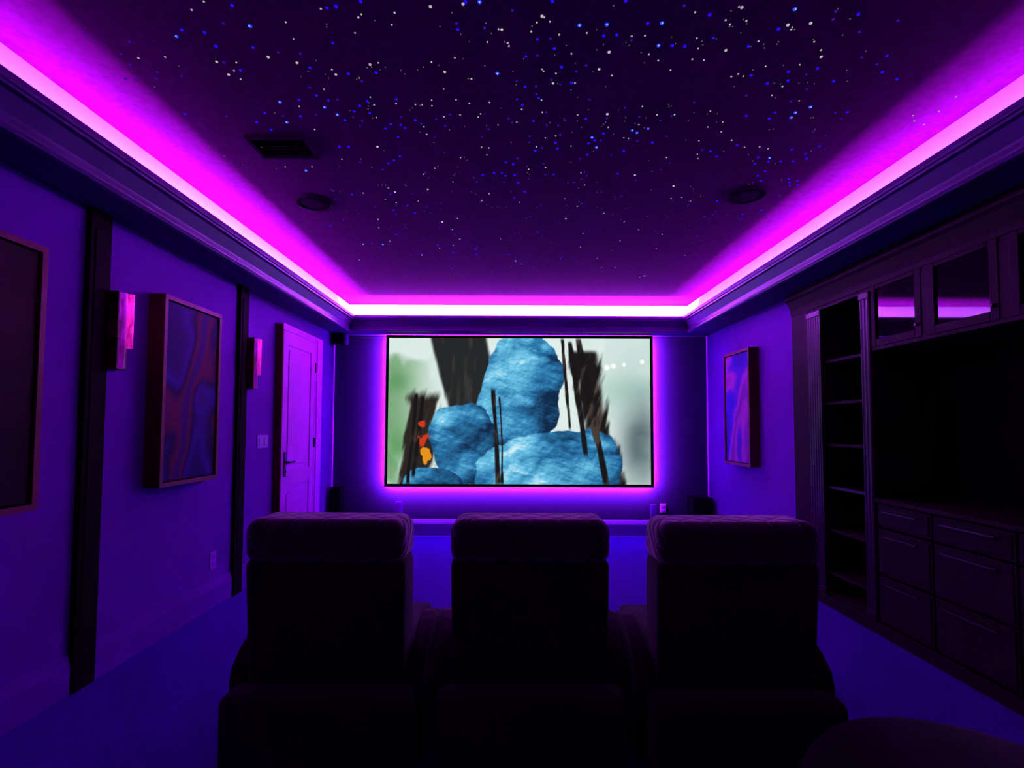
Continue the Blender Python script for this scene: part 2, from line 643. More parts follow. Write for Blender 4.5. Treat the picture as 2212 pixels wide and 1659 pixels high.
def screen_picture(U, V):
    """the film frame: a generic misty forest with blue mossy boulders; U 0..1 across, V 0..1 downwards"""
    asp = 1.775
    X, Y = U * asp, V
    img = np.zeros(U.shape + (3,))

    def lay(mask, col):
        m = mask[..., None]
        img[:] = img * (1 - m) + np.asarray(col) * m

    n1 = fbm(X * 2.2, Y * 2.2, 3)
    img[:] = (225 / 255, 238 / 255, 235 / 255)
    lay(sstep(.4, .75, n1) * .4, (.78, .88, .85))
    # soft foliage on the left and right
    g = fbm(X * 5, Y * 4, 11, 3)
    lay(sstep(.22, .0, U) * sstep(.40, .62, g) * .85, (.42, .62, .42))
    lay(np.exp(-(((U - .03) / .045) ** 2 + ((V - .30) / .07) ** 2)) * .7, (.35, .58, .36))
    lay(np.exp(-(((U - .03) / .06) ** 2 + ((V - .75) / .12) ** 2)) * .7, (.36, .60, .37))
    lay(sstep(.72, .86, U) * np.exp(-((V - .36) / .10) ** 2) * .45, (.55, .76, .68))
    lay(np.exp(-(((U - .96) / .075) ** 2 + ((V - .72) / .30) ** 2)) * .92, (.30, .37, .39))
    lay(sstep(.66, .90, U) * sstep(.4, .62, g) * .25, (.66, .78, .75))
    for cx, cy, r in ((.835, .20, .020), (.86, .19, .018), (.90, .18, .014), (.97, .16, .016), (.83, .74, .018), (.80, .70, .02), (.87, .84, .02)):
        lay(np.exp(-(((X - cx * asp) / r) ** 2 + ((Y - cy) / r) ** 2) ** 2), (1, 1, 1))
    # one thick dark tree trunk leaning behind the rocks
    xc = .265 + .14 * V + .012 * (fbm(Y * 5, X * 0 + 2, 21) - .5)
    wd = .105 - .015 * V
    bark = fbm(X * 34, Y * 5, 31, 4)
    m = sstep(wd + .01, wd - .008, np.abs(U - xc) + .012 * (bark - .5))
    lay(m, (.15, .155, .16))
    lay(m * sstep(.45, .8, bark) * .5, (.30, .29, .28))
    lay(m * sstep(.4, 1.0, V) * .45, (.36, .37, .38))
    # broad bank of dark wet roots
    rt = fbm(X * 26 + Y * 7, Y * 6, 41, 4)
    rb = sstep(.015, -.015, np.abs(U - (.735 + .10 * V + .10 * (V > .6) * (V - .6))) - (.055 - .02 * V) + .05 * (rt - .5))
    rb = rb * sstep(-.01, .03, V - .08)
    lay(rb, (.11, .10, .10))
    lay(rb * sstep(.55, .8, rt) * .7, (.40, .34, .32))
    lb = sstep(.015, -.015, np.abs(U - (.155 - .05 * V)) - .055 + .06 * (rt - .5)) * sstep(.34, .42, V + .1 * (rt - .5))
    lay(lb, (.17, .15, .14))
    lay(lb * sstep(.52, .8, rt) * .8, (.52, .46, .42))
    # blue-lit rock masses: rough outlines, light raked across a bumpy height field
    hx = fbm(X * 3.2, Y * 3.2, 51, 6) + .35 * fbm(X * 5 + Y * 3, Y * 16 - X * 7, 55, 4)
    gy, gx = np.gradient(hx)
    k = U.shape[1] / 440.0
    rel_ = np.clip(.5 - (gx * 9 + gy * 14) * k, 0, 1)
    fine = fbm(X * 40, Y * 40, 61, 2)
    big = fbm(X * 3.4 + 5, Y * 2.6 + 3, 131, 3) - .5
    ridge = 1 - np.abs(fbm(X * 2.6 + 9, Y * 2.6 + Y * X, 141, 4) - .5) * 7

    def rocks(cx, cy, rx, ry, rot, seed, side, tone):
        dx, dy = (X - cx * asp), (Y - cy)
        c, s = math.cos(rot), math.sin(rot)
        a, b = (dx * c + dy * s) / rx, (-dx * s + dy * c) / ry
        d = (np.abs(a) ** 2.6 + np.abs(b) ** 2.6) ** (1 / 2.6) + .55 * (fbm(X * 3.5, Y * 3.5, seed, 6) - .5)
        mk = sstep(1.0, .975, d)
        edge = sstep(.72, 1.0, d)
        sh = .58 - .26 * a * side - .16 * b + .50 * (rel_ - .5) + .75 * big - .30 * np.clip(ridge, 0, 1) + .12 * (fine - .5) - .18 * edge + tone
        sh = np.clip(sh, 0, 1)[..., None]
        dark, mid, hi, top = np.array((.07, .17, .30)), np.array((.17, .46, .66)), np.array((.42, .76, .90)), np.array((.86, .95, .98))
        colr = np.where(sh < .4, dark + (mid - dark) * sh / .4, np.where(sh < .75, mid + (hi - mid) * (sh - .4) / .35, hi + (top - hi) * (sh - .75) / .25))
        img[:] = img * (1 - mk[..., None]) + colr * mk[..., None]

    rocks(.50, .36, .27, .40, .22, 71, 1, .05)
    rocks(.30, .72, .23, .30, -.30, 91, 1, -.02)
    rocks(.62, .90, .46, .26, -.12, 81, 1, .04)
    rocks(.17, 1.04, .20, .16, .1, 95, 1, -.08)
    # hanging creepers in front of the rocks
    for cx, sl, y0, y1, wd_ in ((.66, .06, .0, .62, .010), (.69, .09, .02, .80, .014), (.725, .11, .0, 1.0, .017), (.40, .03, .35, 1.0, .012),
                                (.425, .02, .40, 1.0, .007), (.105, -.04, .38, 1.0, .010), (.13, -.05, .40, .95, .012)):
        xc_ = cx + sl * (V - y0) + .012 * (fbm(Y * 3 + cx * 9, X * 0 + 3, 121, 3) - .5)
        mk = sstep(wd_, wd_ * .6, np.abs(U - xc_) + .010 * (bark - .3)) * sstep(y0 - .01, y0 + .02, V) * sstep(y1 + .02, y1 - .02, V)
        lay(mk, (.10, .09, .10))
        lay(mk * sstep(.5, .75, rt) * .6, (.42, .34, .30))
    # moss and a few autumn leaves on the ledges
    lv = fbm(X * 22, Y * 22, 101, 2)
    zone = np.exp(-(((U - .135) / .035) ** 2 + ((V - .66) / .13) ** 2))
    lay(sstep(.30, .42, zone * lv), (.82, .22, .12))
    zone = np.exp(-(((U - .145) / .025) ** 2 + ((V - .80) / .10) ** 2))
    lay(sstep(.34, .42, zone * lv), (.90, .58, .12))
    return np.clip(img, 0, 1)


def to_lin(c):
    return np.where(c <= .04045, c / 12.92, ((c + .055) / 1.055) ** 2.4)


SXA, SXB, SZA, SZB = -1.535, 1.712, .600, 2.437       # outer edge of the screen frame
SYF = 6.27
scr = thing('movie_screen', 'large wide wall screen in a thin black frame showing a misty blue forest scene', 'screen', ((SXA + SXB) / 2, SYF, SZA))


def rel(o_, fn):
    def g(b):
        fn(b)
        bmesh.ops.translate(b, verts=b.verts, vec=-Vector(o_.location))
    return g


def sframe(b):
    t, d = .034, .045
    box(b, SXA, SXB, SYF, SYF + d, SZB - t, SZB, .004)
    box(b, SXA, SXB, SYF, SYF + d, SZA, SZA + t, .004)
    box(b, SXA, SXA + t, SYF, SYF + d, SZA + t, SZB - t, .004)
    box(b, SXB - t, SXB, SYF, SYF + d, SZA + t, SZB - t, .004)
    box(b, SXA + .01, SXB - .01, SYF + .03, SYF + d, SZA + .01, SZB - .01)


part('frame', M['screen_frame'], scr, rel(scr, sframe))


def screen_surface():
    nx, nz = 440, 248
    x0, x1, z0, z1 = SXA + .034, SXB - .034, SZA + .034, SZB - .034
    u = np.linspace(0, 1, nx)
    v = np.linspace(0, 1, nz)
    U, V = np.meshgrid(u, v)
    rgb = to_lin(screen_picture(U, V))
    co = np.stack([x0 + U * (x1 - x0), np.full_like(U, SYF + .012), z1 - V * (z1 - z0)], -1).reshape(-1, 3)
    co = co - np.array(scr.location)
    idx = np.arange(nx * nz).reshape(nz, nx)
    quads = np.stack([idx[:-1, :-1], idx[1:, :-1], idx[1:, 1:], idx[:-1, 1:]], -1).reshape(-1, 4)
    me = bpy.data.meshes.new('screen_surface')
    me.vertices.add(len(co))
    me.vertices.foreach_set('co', co.ravel())
    me.loops.add(quads.size)
    me.loops.foreach_set('vertex_index', quads.ravel())
    me.polygons.add(len(quads))
    me.polygons.foreach_set('loop_start', np.arange(0, quads.size, 4))
    me.update(calc_edges=True)
    at = me.color_attributes.new('film', 'FLOAT_COLOR', 'POINT')
    at.data.foreach_set('color', np.concatenate([rgb.reshape(-1, 3), np.ones((nx * nz, 1))], 1).ravel())
    m, nt, out = new_mat('projected_film')
    a = nt.nodes.new('ShaderNodeAttribute')
    a.attribute_name = 'film'
    e = nt.nodes.new('ShaderNodeEmission')
    e.inputs[1].default_value = SCREEN
    nt.links.new(a.outputs['Color'], e.inputs[0])
    nt.links.new(e.outputs[0], out.inputs[0])
    m.cycles.emission_sampling = 'NONE'
    me.materials.append(m)
    o = bpy.data.objects.new('screen_surface', me)
    COL.objects.link(o)
    o.parent = scr


screen_surface()


def back_led(b):
    y = SYF + .047
    i0, i1 = .035, .047
    for (a, c, d, e) in ((SXA + i0, SXB - i0, SZB - i1, SZB - i0), (SXA + i0, SXB - i0, SZA + i0, SZA + i1),
                         (SXA + i0, SXA + i1, SZA + i1, SZB - i1), (SXB - i1, SXB - i0, SZA + i1, SZB - i1)):
        vs = [b.verts.new(p) for p in ((a, y, d), (a, y, e), (c, y, e), (c, y, d))]
        f = b.faces.new(vs)
        f.normal_update()
        if f.normal.y < 0:
            f.normal_flip()


bk = part('backlight', led_mat('screen_backlight', BACKLIGHT), scr, rel(scr, back_led))
bk['label'] = 'magenta glowing strip round the back of the screen'


# ------------------------------------------------------------------ pictures
def picture(loc, face, label, mat, wn):
    """box-framed canvas, 0.61 wide, 1.17 high, 0.10 deep; face +1 looks towards +x, -1 towards -x"""
    t = thing('framed_painting', label, 'picture', loc, 0, 'tall framed paintings')
    hw, hh, d, bd = .305, .585, .10, .028

    def fr(b):
        for a in ((-hw, -hw + bd, -hh, hh), (hw - bd, hw, -hh, hh), (-hw + bd, hw - bd, -hh, -hh + bd), (-hw + bd, hw - bd, hh - bd, hh)):
            x = sorted((0, face * (d - .004)))
            box(b, x[0], x[1], a[0], a[1], a[2], a[3])
        x = sorted((0, face * .07))
        box(b, x[0], x[1], -hw + bd, hw - bd, -hh + bd, hh - bd)

    def edge(b):
        for a in ((-hw, -hw + bd, -hh, hh), (hw - bd, hw, -hh, hh), (-hw + bd, hw - bd, -hh, -hh + bd), (-hw + bd, hw - bd, hh - bd, hh)):
            x = sorted((face * (d - .004), face * d))
            box(b, x[0], x[1], a[0], a[1], a[2], a[3])

    def cv(b):
        x = sorted((face * .07, face * .088))
        box(b, x[0], x[1], -hw + bd + .006, hw - bd - .006, -hh + bd + .006, hh - bd - .006, .003)
    part('frame', M['frame'], t, fr)
    part('frame_edge', M['frame_face'], t, edge)
    part('canvas', mat, t, cv)
    return t


P1 = painting_mat('painting_embers', [(0, (.012, .006, .008)), (.5, (.04, .010, .012)), (.8, (.07, .02, .02)), (1, (.012, .006, .02))], (R(40), 0, 0), 1.2, 6)
P2 = painting_mat('painting_swirl', [(0, (.02, .005, .10)), (.35, (.06, .01, .26)), (.6, (.02, .005, .07)), (.82, (.16, .012, .05)), (1, (.05, .01, .14))], (R(55), 0, 0), 1.5, 9)
P3 = painting_mat('painting_streaks', [(0, (.10, .01, .30)), (.4, (.06, .02, .55)), (.7, (.16, .02, .60)), (.88, (.62, .08, .50)), (1, (.30, .03, .40))], (R(22), 0, 0), 2.2, 5)
picture((XL, 3.40, 1.537), 1, 'framed abstract painting of violet and red swirls between the two dark pilasters', P2, 1)
picture((XL, 2.00, 1.537), 1, 'dark framed painting on the left wall cut off by the photo edge', P1, 1)
picture((XR, 5.325, 1.527), -1, 'framed abstract painting with diagonal purple streaks on the right wall', P3, 1)


# ------------------------------------------------------------------ sconces
def sconce(loc, label):
    t = thing('wall_sconce', label, 'wall lamp', loc, 0, 'tall wall lamps beside the pilasters')

    def plate(b):
        box(b, 0, .045, 0, .115, -.21, .21, .003)
        box(b, .045, .075, 0, .012, -.21, .21, .002)

    def shade(b, dims):
        for y0, y1, z0, z1 in (dims,):
            n = 10
            yc, rr = (y0 + y1) / 2, (y1 - y0) / 2
            a = [b.verts.new((.045 + .045 * math.sin(math.pi * k / n), yc - rr * math.cos(math.pi * k / n), z0)) for k in range(n + 1)]
            c = [b.verts.new((v.co.x, v.co.y, z1)) for v in a]
            for k in range(n):
                b.faces.new((a[k], a[k + 1], c[k + 1], c[k]))
            b.faces.new(a[::-1])
            b.faces.new(c)
            b.faces.new((a[0], c[0], c[n], a[n]))
        bmesh.ops.recalc_face_normals(b, faces=b.faces)
    part('back_plate', M['bronze'], t, plate)
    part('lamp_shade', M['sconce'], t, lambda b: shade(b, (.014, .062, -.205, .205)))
    part('lamp_shade', M['sconce_glint'], t, lambda b: shade(b, (.074, .116, -.09, .21)))  # shorter tube carries the painted pink glint
    part('clasp', M['frame_face'], t, lambda b: box(b, .03, .082, -.012, .016, -.05, .05, .004))
    part('tail_bar', M['bronze'], t, lambda b: box(b, .045, .068, .060, .074, -.20, .205, .003))
    return t


sconce((XL, 2.757, 1.84), 'tall wall lamp with added magenta glow between the near pilaster and the swirl painting')
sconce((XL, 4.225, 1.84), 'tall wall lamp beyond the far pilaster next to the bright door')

# ------------------------------------------------------------------ wall plates


def wall_plate(name, loc, w_, h_, axis, label, cat, kind, group=None):
    t = thing(name, label, cat, loc, 0, group)

    def pl(b):
        if axis == 'x':
            box(b, 0, .008, -w_ / 2, w_ / 2, -h_ / 2, h_ / 2, .003)
        else:
            box(b, -w_ / 2, w_ / 2, -.008, 0, -h_ / 2, h_ / 2, .003)
    part('cover_plate', M['plate'], t, pl)

    def det(b):
        if kind == 'switch':
            for c in (-.045, .045):
                box(b, .008, .013, c - .03, c + .03, -.035, .035, .002)
        else:
            for z in (-.025, .025):
                if axis == 'x':
                    box(b, .008, .010, -.017, .017, z - .015, z + .015, .002)
                else:
                    box(b, -.017, .017, -.010, -.008, z - .015, z + .015, .002)
    part('rocker' if kind == 'switch' else 'socket', M['trimring'], t, det)
    return t


wall_plate('light_switch', (XL, 4.56, 1.188), .20, .115, 'x', 'double light switch on the left wall beside the bright door', 'switch', 'switch')
wall_plate('wall_outlet', (XL, 3.845, .34), .075, .125, 'x', 'pale wall outlet low on the left wall under the swirl painting', 'outlet', 'socket')
wall_plate('wall_outlet', (1.85, YF, .34), .07, .11, 'y', 'pale wall outlet low on the screen wall right of the screen', 'outlet', 'socket')


# ------------------------------------------------------------------ speakers
def speaker_box(name, x0, x1, y0, y1, z0, z1, label, cat='speaker', body='black', cone=True, grp=None):
    t = thing(name, label, cat, ((x0 + x1) / 2, (y0 + y1) / 2, z0), 0, grp)
    hx, hy, hz = (x1 - x0) / 2, (y1 - y0) / 2, z1 - z0
    part('cabinet', M[body], t, lambda b: box(b, -hx, hx, -hy + .012, hy, 0, hz, .006))
    part('grille', M['grille'] if body == 'black' else M[body], t,
         lambda b: box(b, -hx + .008, hx - .008, -hy, -hy + .012, .01, hz - .01, .004))
    return t


t = speaker_box('surround_speaker', -2.17, -2.035, 6.20, 6.34, 2.318, 2.445, 'small black speaker hung in the upper left corner of the screen wall')
part('lit_side_strip', M['plate'], t, lambda b: box(b, .0675, .10, -.03, .04, .0, .12, .004))  # added pale strip stands in for the lit side of the speaker
speaker_box('floor_speaker', -2.15, -2.035, 6.16, 6.34, 0, .605, 'black floor speaker in the left corner below the screen wall')
speaker_box('floor_speaker', 2.13, 2.36, 6.12, 6.34, 0, .50, 'black floor speaker in the right corner partly hidden by the right chair')
speaker_box('slim_pedestal', -1.386, -1.308, 6.20, 6.28, 0, .43, 'slim pale pedestal below the lower left corner of the screen', 'pedestal', 'plate', False, 'slim pedestals by the screen wall')
speaker_box('slim_pedestal', 1.662, 1.727, 6.20, 6.28, 0, .405, 'slim pale pedestal below the lower right corner of the screen', 'pedestal', 'plate', False, 'slim pedestals by the screen wall')


def ceiling_speaker(loc, label):
    t = thing('ceiling_speaker', label, 'speaker', loc, 0, 'round speakers in the star ceiling')

    def rng(b):
        lathe(b, (0, 0, 0), [(.118, 0), (.118, -.012), (.108, -.018), (.100, -.012), (.098, -.004), (.04, -.003)])

    part('rim', M['ventpaint'], t, rng, True)
    part('grille', M['ventpaint'], t, lambda b: lathe(b, (0, 0, 0), [(.098, -.003), (.097, -.010), (.05, -.013), (.01, -.0135)]), True)
    return t


ceiling_speaker((-1.295, 3.325, ZC), 'round black speaker flush in the left side of the star ceiling')
ceiling_speaker((1.465, 3.19, ZC), 'round black speaker flush in the right side of the star ceiling')

vt = thing('ceiling_vent', 'rectangular black air vent in the star ceiling near the left light cove', 'vent', (-1.20, 2.65, ZC))


def vfr(b):
    for a in ((-.155, .155, -.105, -.085), (-.155, .155, .085, .105), (-.155, -.135, -.085, .085), (.135, .155, -.085, .085)):
        box(b, a[0], a[1], a[2], a[3], -.018, 0, .003)


part('vent_frame', M['ventpaint'], vt, vfr)
part('backing', M['black'], vt, lambda b: box(b, -.135, .135, -.085, .085, -.003, 0))
for k in range(6):
    def sl(b, k=k):
        y = -.070 + .028 * k
        prism_x(b, [(y - .008, -.014), (y - .006, -.016), (y + .010, -.005), (y + .008, -.003)], -.134, .134)
    part('slat', M['ventpaint'], vt, sl)


def spot(loc, label):
    t = thing('recessed_downlight', label, 'ceiling light', loc, 0, 'small unlit downlights in the soffit')
    part('trim_ring', M['trimring'], t, lambda b: lathe(b, (0, 0, 0), [(.034, 0), (.034, -.003), (.029, -.006), (.024, -.002), (.022, -.001)]), True)
    part('lens', M['black'], t, lambda b: lathe(b, (0, 0, 0), [(.0235, -.0005), (.022, -.0022), (.01, -.0030), (.002, -.0032)]), True)


spot((-2.03, 5.29, H), 'tiny unlit downlight in the soffit above the bright door')
spot((2.19, 5.28, H), 'tiny unlit downlight in the soffit above the streaked painting')

# ------------------------------------------------------------------ built-in cabinet on the right wall
cab = thing('wall_cabinet', 'tall dark wood built-in cabinet with open shelves and glass upper doors along the right wall', 'cabinet', (CX, 2.48, 0))
BACKX = 2.93
Y_END = .62                # near end of the unit (behind the viewer's right)
# vertical layout: (kind, y_near, y_far)
BAYS = ((3.50, 3.94), (1.39, 1.80))
NICHE = (1.92, 3.395)
COLS = ((3.94, 4.13), (3.395, 3.50), (1.80, 1.92), (1.21, 1.39))


def cab_part(name, mat, fn, parent=cab, smooth=False):
    return part(name, mat, parent, rel(cab, fn), smooth)


def carcass(b):
    box(b, CX + .02, BACKX, 4.13, CABY - .003, 0, 2.395)       # far end block
    box(b, CX, CX + .02, 4.13, CABY - .003, .0, 2.395, .003)
    for a, c in COLS:
        box(b, CX + .02, BACKX, a + .012, c - .012, .08, 2.26)
    box(b, BACKX, BACKX + .02, Y_END, CABY - .003, 0, 2.395)   # back board
    box(b, CX + .004, BACKX, Y_END, 4.13, 2.235, 2.395)        # top rail
    box(b, CX + .02, BACKX, Y_END, 1.21, 0, 2.235)             # near end block


cab_part('carcass', M['wood'], carcass)
cab_part('niche_lining', M['niche'], lambda b: (
    box(b, BACKX - .012, BACKX - .002, NICHE[0] + .002, NICHE[1] - .002, .87, 1.84),
    box(b, BACKX - .04, BACKX - .012, 2.40, 2.50, .87, 1.84, .004),
    box(b, BACKX - .04, BACKX - .012, 2.86, 2.96, .87, 1.84, .004),
    [box(b, BACKX - .012, BACKX - .002, a + .002, c - .002, .1, 2.23) for a, c in BAYS]))
for a, c in COLS:
    def colm(b, a=a, c=c):
        yc, hw = (a + c) / 2, (c - a) / 2 - .004
        n = 9
        # shaft with shallow flutes
        pts = []
        flutes = 6 if hw > .06 else 3
        N = flutes * 6
        for k in range(N + 1):
            u = -1 + 2 * k / N
            r_ =   .022 - .003 * abs(math.sin(u * flutes * math.pi / 2)) if abs(u) < .98 else .012
            pts.append((CX + .02 - r_ - .010, yc + hw * u))
        lo = [b.verts.new((x, y, .12)) for x, y in pts]
        hi = [b.verts.new((x, y, 2.20)) for x, y in pts]
        for k in range(N):
            b.faces.new((lo[k], lo[k + 1], hi[k + 1], hi[k]))
        e0 = [b.verts.new((CX + .02, y, z)) for y in (pts[0][1], pts[-1][1]) for z in (.12, 2.20)]
        b.faces.new((lo[0], hi[0], e0[1], e0[0]))
        b.faces.new((lo[-1], e0[2], e0[3], hi[-1]))
        box(b, CX - .016, CX + .02, a + .002, c - .002, .08, .13, .004)
        box(b, CX - .016, CX + .02, a + .002, c - .002, 2.19, 2.235, .004)
        bmesh.ops.recalc_face_normals(b, faces=b.faces)
    cab_part('fluted_column', M['woodgloss'], colm)


def crown2(b):
    pts = [(CX + .02, 2.26), (CX - .004, 2.26), (CX - .010, 2.29), (CX - .008, 2.31), (CX - .022, 2.34), (CX - .040, 2.375),
           (CX - .060, 2.392), (CX - .062, 2.405), (CX - .040, 2.410), (CX - .040, 2.447), (CX + .02, 2.447)]
    a = [b.verts.new((x, Y_END, z)) for x, z in pts]
    c = [b.verts.new((x, CABY - .003, z)) for x, z in pts]
    b.faces.new(a)
    b.faces.new(c[::-1])
    for k in range(len(pts)):
        b.faces.new((a[k], c[k], c[(k + 1) % len(pts)], a[(k + 1) % len(pts)]))
    bmesh.ops.recalc_face_normals(b, faces=b.faces)


cab_part('crown_moulding', M['wood'], crown2)
cab_part('plinth', M['wood'], lambda b: (box(b, CX - .012, CX + .10, Y_END, CABY - .003, 0, .075, .004), box(b, CX - .018, CX - .0, Y_END, CABY - .003, .062, .08, .004)))
for a, c in BAYS:
    for z in (1.838, 1.522, 1.208, .892, .575, .255, .10):
        sh = cab_part('shelf', M['woodgloss'] if z == .892 else M['wood'], lambda b, a=a, c=c, z=z: box(b, CX + .02, BACKX - .013, a - .01, c + .01, z - .022, z, .003))
# three glass doors in the upper row
for y0, y1 in ((3.352, 3.025), (2.88, 2.545), (2.39, 2.065)):
    def rails(b, y0=y0, y1=y1):
        w_ = .05
        a, c = y1 - w_, y0 + w_
        if c > NICHE[1]:
            c = NICHE[1] - .001
        for q in ((a, y1, 1.855, 2.26), (y0, c, 1.855, 2.26), (y1, y0, 1.855, 1.905), (y1, y0, 2.232, 2.26)):
            box(b, CX - .004, CX + .02, q[0], q[1], q[2], q[3], .004)
    dd = cab_part('glass_door', M['wood'], rails)
    part('glass_pane', M['pane'], dd, rel(cab, lambda b, y0=y0, y1=y1: box(b, CX + .008, CX + .012, y1 - .004, y0 + .004, 1.90, 2.236)))
    part('knob', M['blackmetal'], dd, rel(cab, lambda b, y1=y1: cyl(b, (CX - .014, y1 - .025, 1.93), .009, .02, 'X', 14)))
cab_part('divider_rail', M['wood'], lambda b: (box(b, CX + .0, BACKX - .013, NICHE[0], NICHE[1], 1.832, 1.856, .003),
                                               box(b, CX - .002, CX + .02, 2.95 - .018, 2.95 + .018, 1.856, 2.235, .003) if False else None,
                                               box(b, CX + .0, CX + .018, 2.931, 2.974, 1.856, 2.235), box(b, CX + .0, CX + .018, 2.441, 2.494, 1.856, 2.235)))
# base unit under the open niche: top, cupboard fronts with long pulls
cab_part('base_top', M['wood'], lambda b: box(b, CX - .015, BACKX - .002, NICHE[0] - .0, NICHE[1] + .0, .845, .872, .004))
for y0, y1 in ((2.952, 3.392), (2.46, 2.946), (1.924, 2.454)):
    for z0, z1 in ((.69, .84), (.39, .685), (.085, .385)):
        dw = cab_part('drawer', M['wood'], lambda b, y0=y0, y1=y1, z0=z0, z1=z1: (
            box(b, CX + .0, CX + .022, y0 + .003, y1 - .003, z0 + .003, z1 - .003, .003),
            box(b, CX - .005, CX + .0, y0 + .02, y1 - .02, z0 + .02, z1 - .02, .003)))
        zz = z1 - .045
        part('pull', M['blackmetal'], dw, rel(cab, lambda b, y0=y0, y1=y1, zz=zz: (
            box(b, CX - .032, CX - .022, y0 + .08, y1 - .08, zz - .006, zz + .006, .003),
            box(b, CX - .024, CX - .004, y0 + .10, y0 + .11, zz - .005, zz + .005),
            box(b, CX - .024, CX - .004, y1 - .11, y1 - .10, zz - .005, zz + .005))))
cab_part('base_box', M['niche'], lambda b: box(b, CX + .024, BACKX - .002, NICHE[0], NICHE[1], .08, .844))


# ------------------------------------------------------------------ home cinema chairs
def make_chair(label):
    t = thing('cinema_chair', label, 'armchair', (0, 0, 0), 0, 'row of cinema armchairs seen from behind')
    W = .3185

    def rbox(b, x0, x1, y0, y1, z0, z1, bv, seg=4):
        box(b, x0, x1, y0, y1, z0, z1, bv, seg)

    def back(b):
        rbox(b, -W, W, -.09, .13, .10, .80, .035)
        for v in b.verts:                       # the back leans towards its top
            v.co.y += .06 * (1 - v.co.z / .95)
            v.co.x *= 1 - .03 * (1 - v.co.z / .95)

    def head(b):
        rbox(b, -W, W, -.10, .15, .775, .955, .055, 6)
        for v in b.verts:
            v.co.y += .06 * (1 - v.co.z / .95)
            v.co.z += .006 * math.cos(v.co.x / W * 1.4)
    part('backrest', M['velvet'], t, back, True)
    part('headrest', M['quilt'], t, head, True)
    part('seat_cushion', M['velvet'], t, lambda b: (rbox(b, -W + .006, W - .006, .16, .72, .24, .38, .04)), True)
    part('base', M['velvet'], t, lambda b: rbox(b, -W + .008, W - .008, .16, .68, .05, .24, .015), True)
    part('footrest', M['velvet'], t, lambda b: rbox(b, -W + .02, W - .02, .685, .76, .06, .37, .03), True)
    for s in (-1, 1):
        def arm(b, s=s):
            pts = [(-.02, .04), (-.03, .30), (-.01, .36), (.05, .41), (.13, .45), (.20, .475), (.27, .485), (.34, .475), (.46, .435), (.58, .39),
                   (.67, .36), (.70, .32), (.70, .04)]
            x = sorted((s * .323, s * .392))
            prism_x(b, pts, x[0], x[1], .018, 4)
        part('armrest', M['velvet'], t, arm, False)
    part('back_skirt', M['velvet'], t, lambda b: rbox(b, -.365, .365, -.165, -.02, .012, .31, .04), True)
    for sx in (-1, 1):
        for y in (.19, .62):
            part('foot', M['black'], t, lambda b, sx=sx, y=y: cyl(b, (sx * .25, y, .025), .022, .05, 'Z', 14))
    return t


ch = make_chair('dark velvet cinema armchair on the left of the row, nearest the door')
ch.location = (-.738, 2.14, 0)
ch.rotation_euler = (0, 0, R(-0.6))
c2 = copy_tree(ch)
c2.location = (.075, 2.15, 0)
c2.rotation_euler = (0, 0, 0)
c2['label'] = 'dark velvet cinema armchair in the middle of the row of three'
c3 = copy_tree(ch)
c3.location = (.888, 2.11, 0)
c3.rotation_euler = (0, 0, R(0.6))
c3['label'] = 'dark velvet cinema armchair on the right of the row, nearest the cabinet'

# round dark pouf in the right foreground
pf = thing('round_pouf', 'low round dark pouf in the right foreground behind the right armchair', 'pouf', (1.27, 1.40, 0))
part('cushion', M['velvet'], pf, lambda b: lathe(b, (0, 0, 0), [(.40, .03), (.44, .06), (.46, .14), (.46, .24), (.445, .30), (.41, .345), (.35, .365), (.2, .372), (.03, .374)], 48), True)
part('piping', M['velvet'], pf, lambda b: lathe(b, (0, 0, 0), [(.455, .245), (.466, .250), (.466, .256), (.455, .262)], 48), True)
part('base_ring', M['black'], pf, lambda b: lathe(b, (0, 0, 0), [(.36, 0), (.36, .03), (.30, .031)], 32), True)

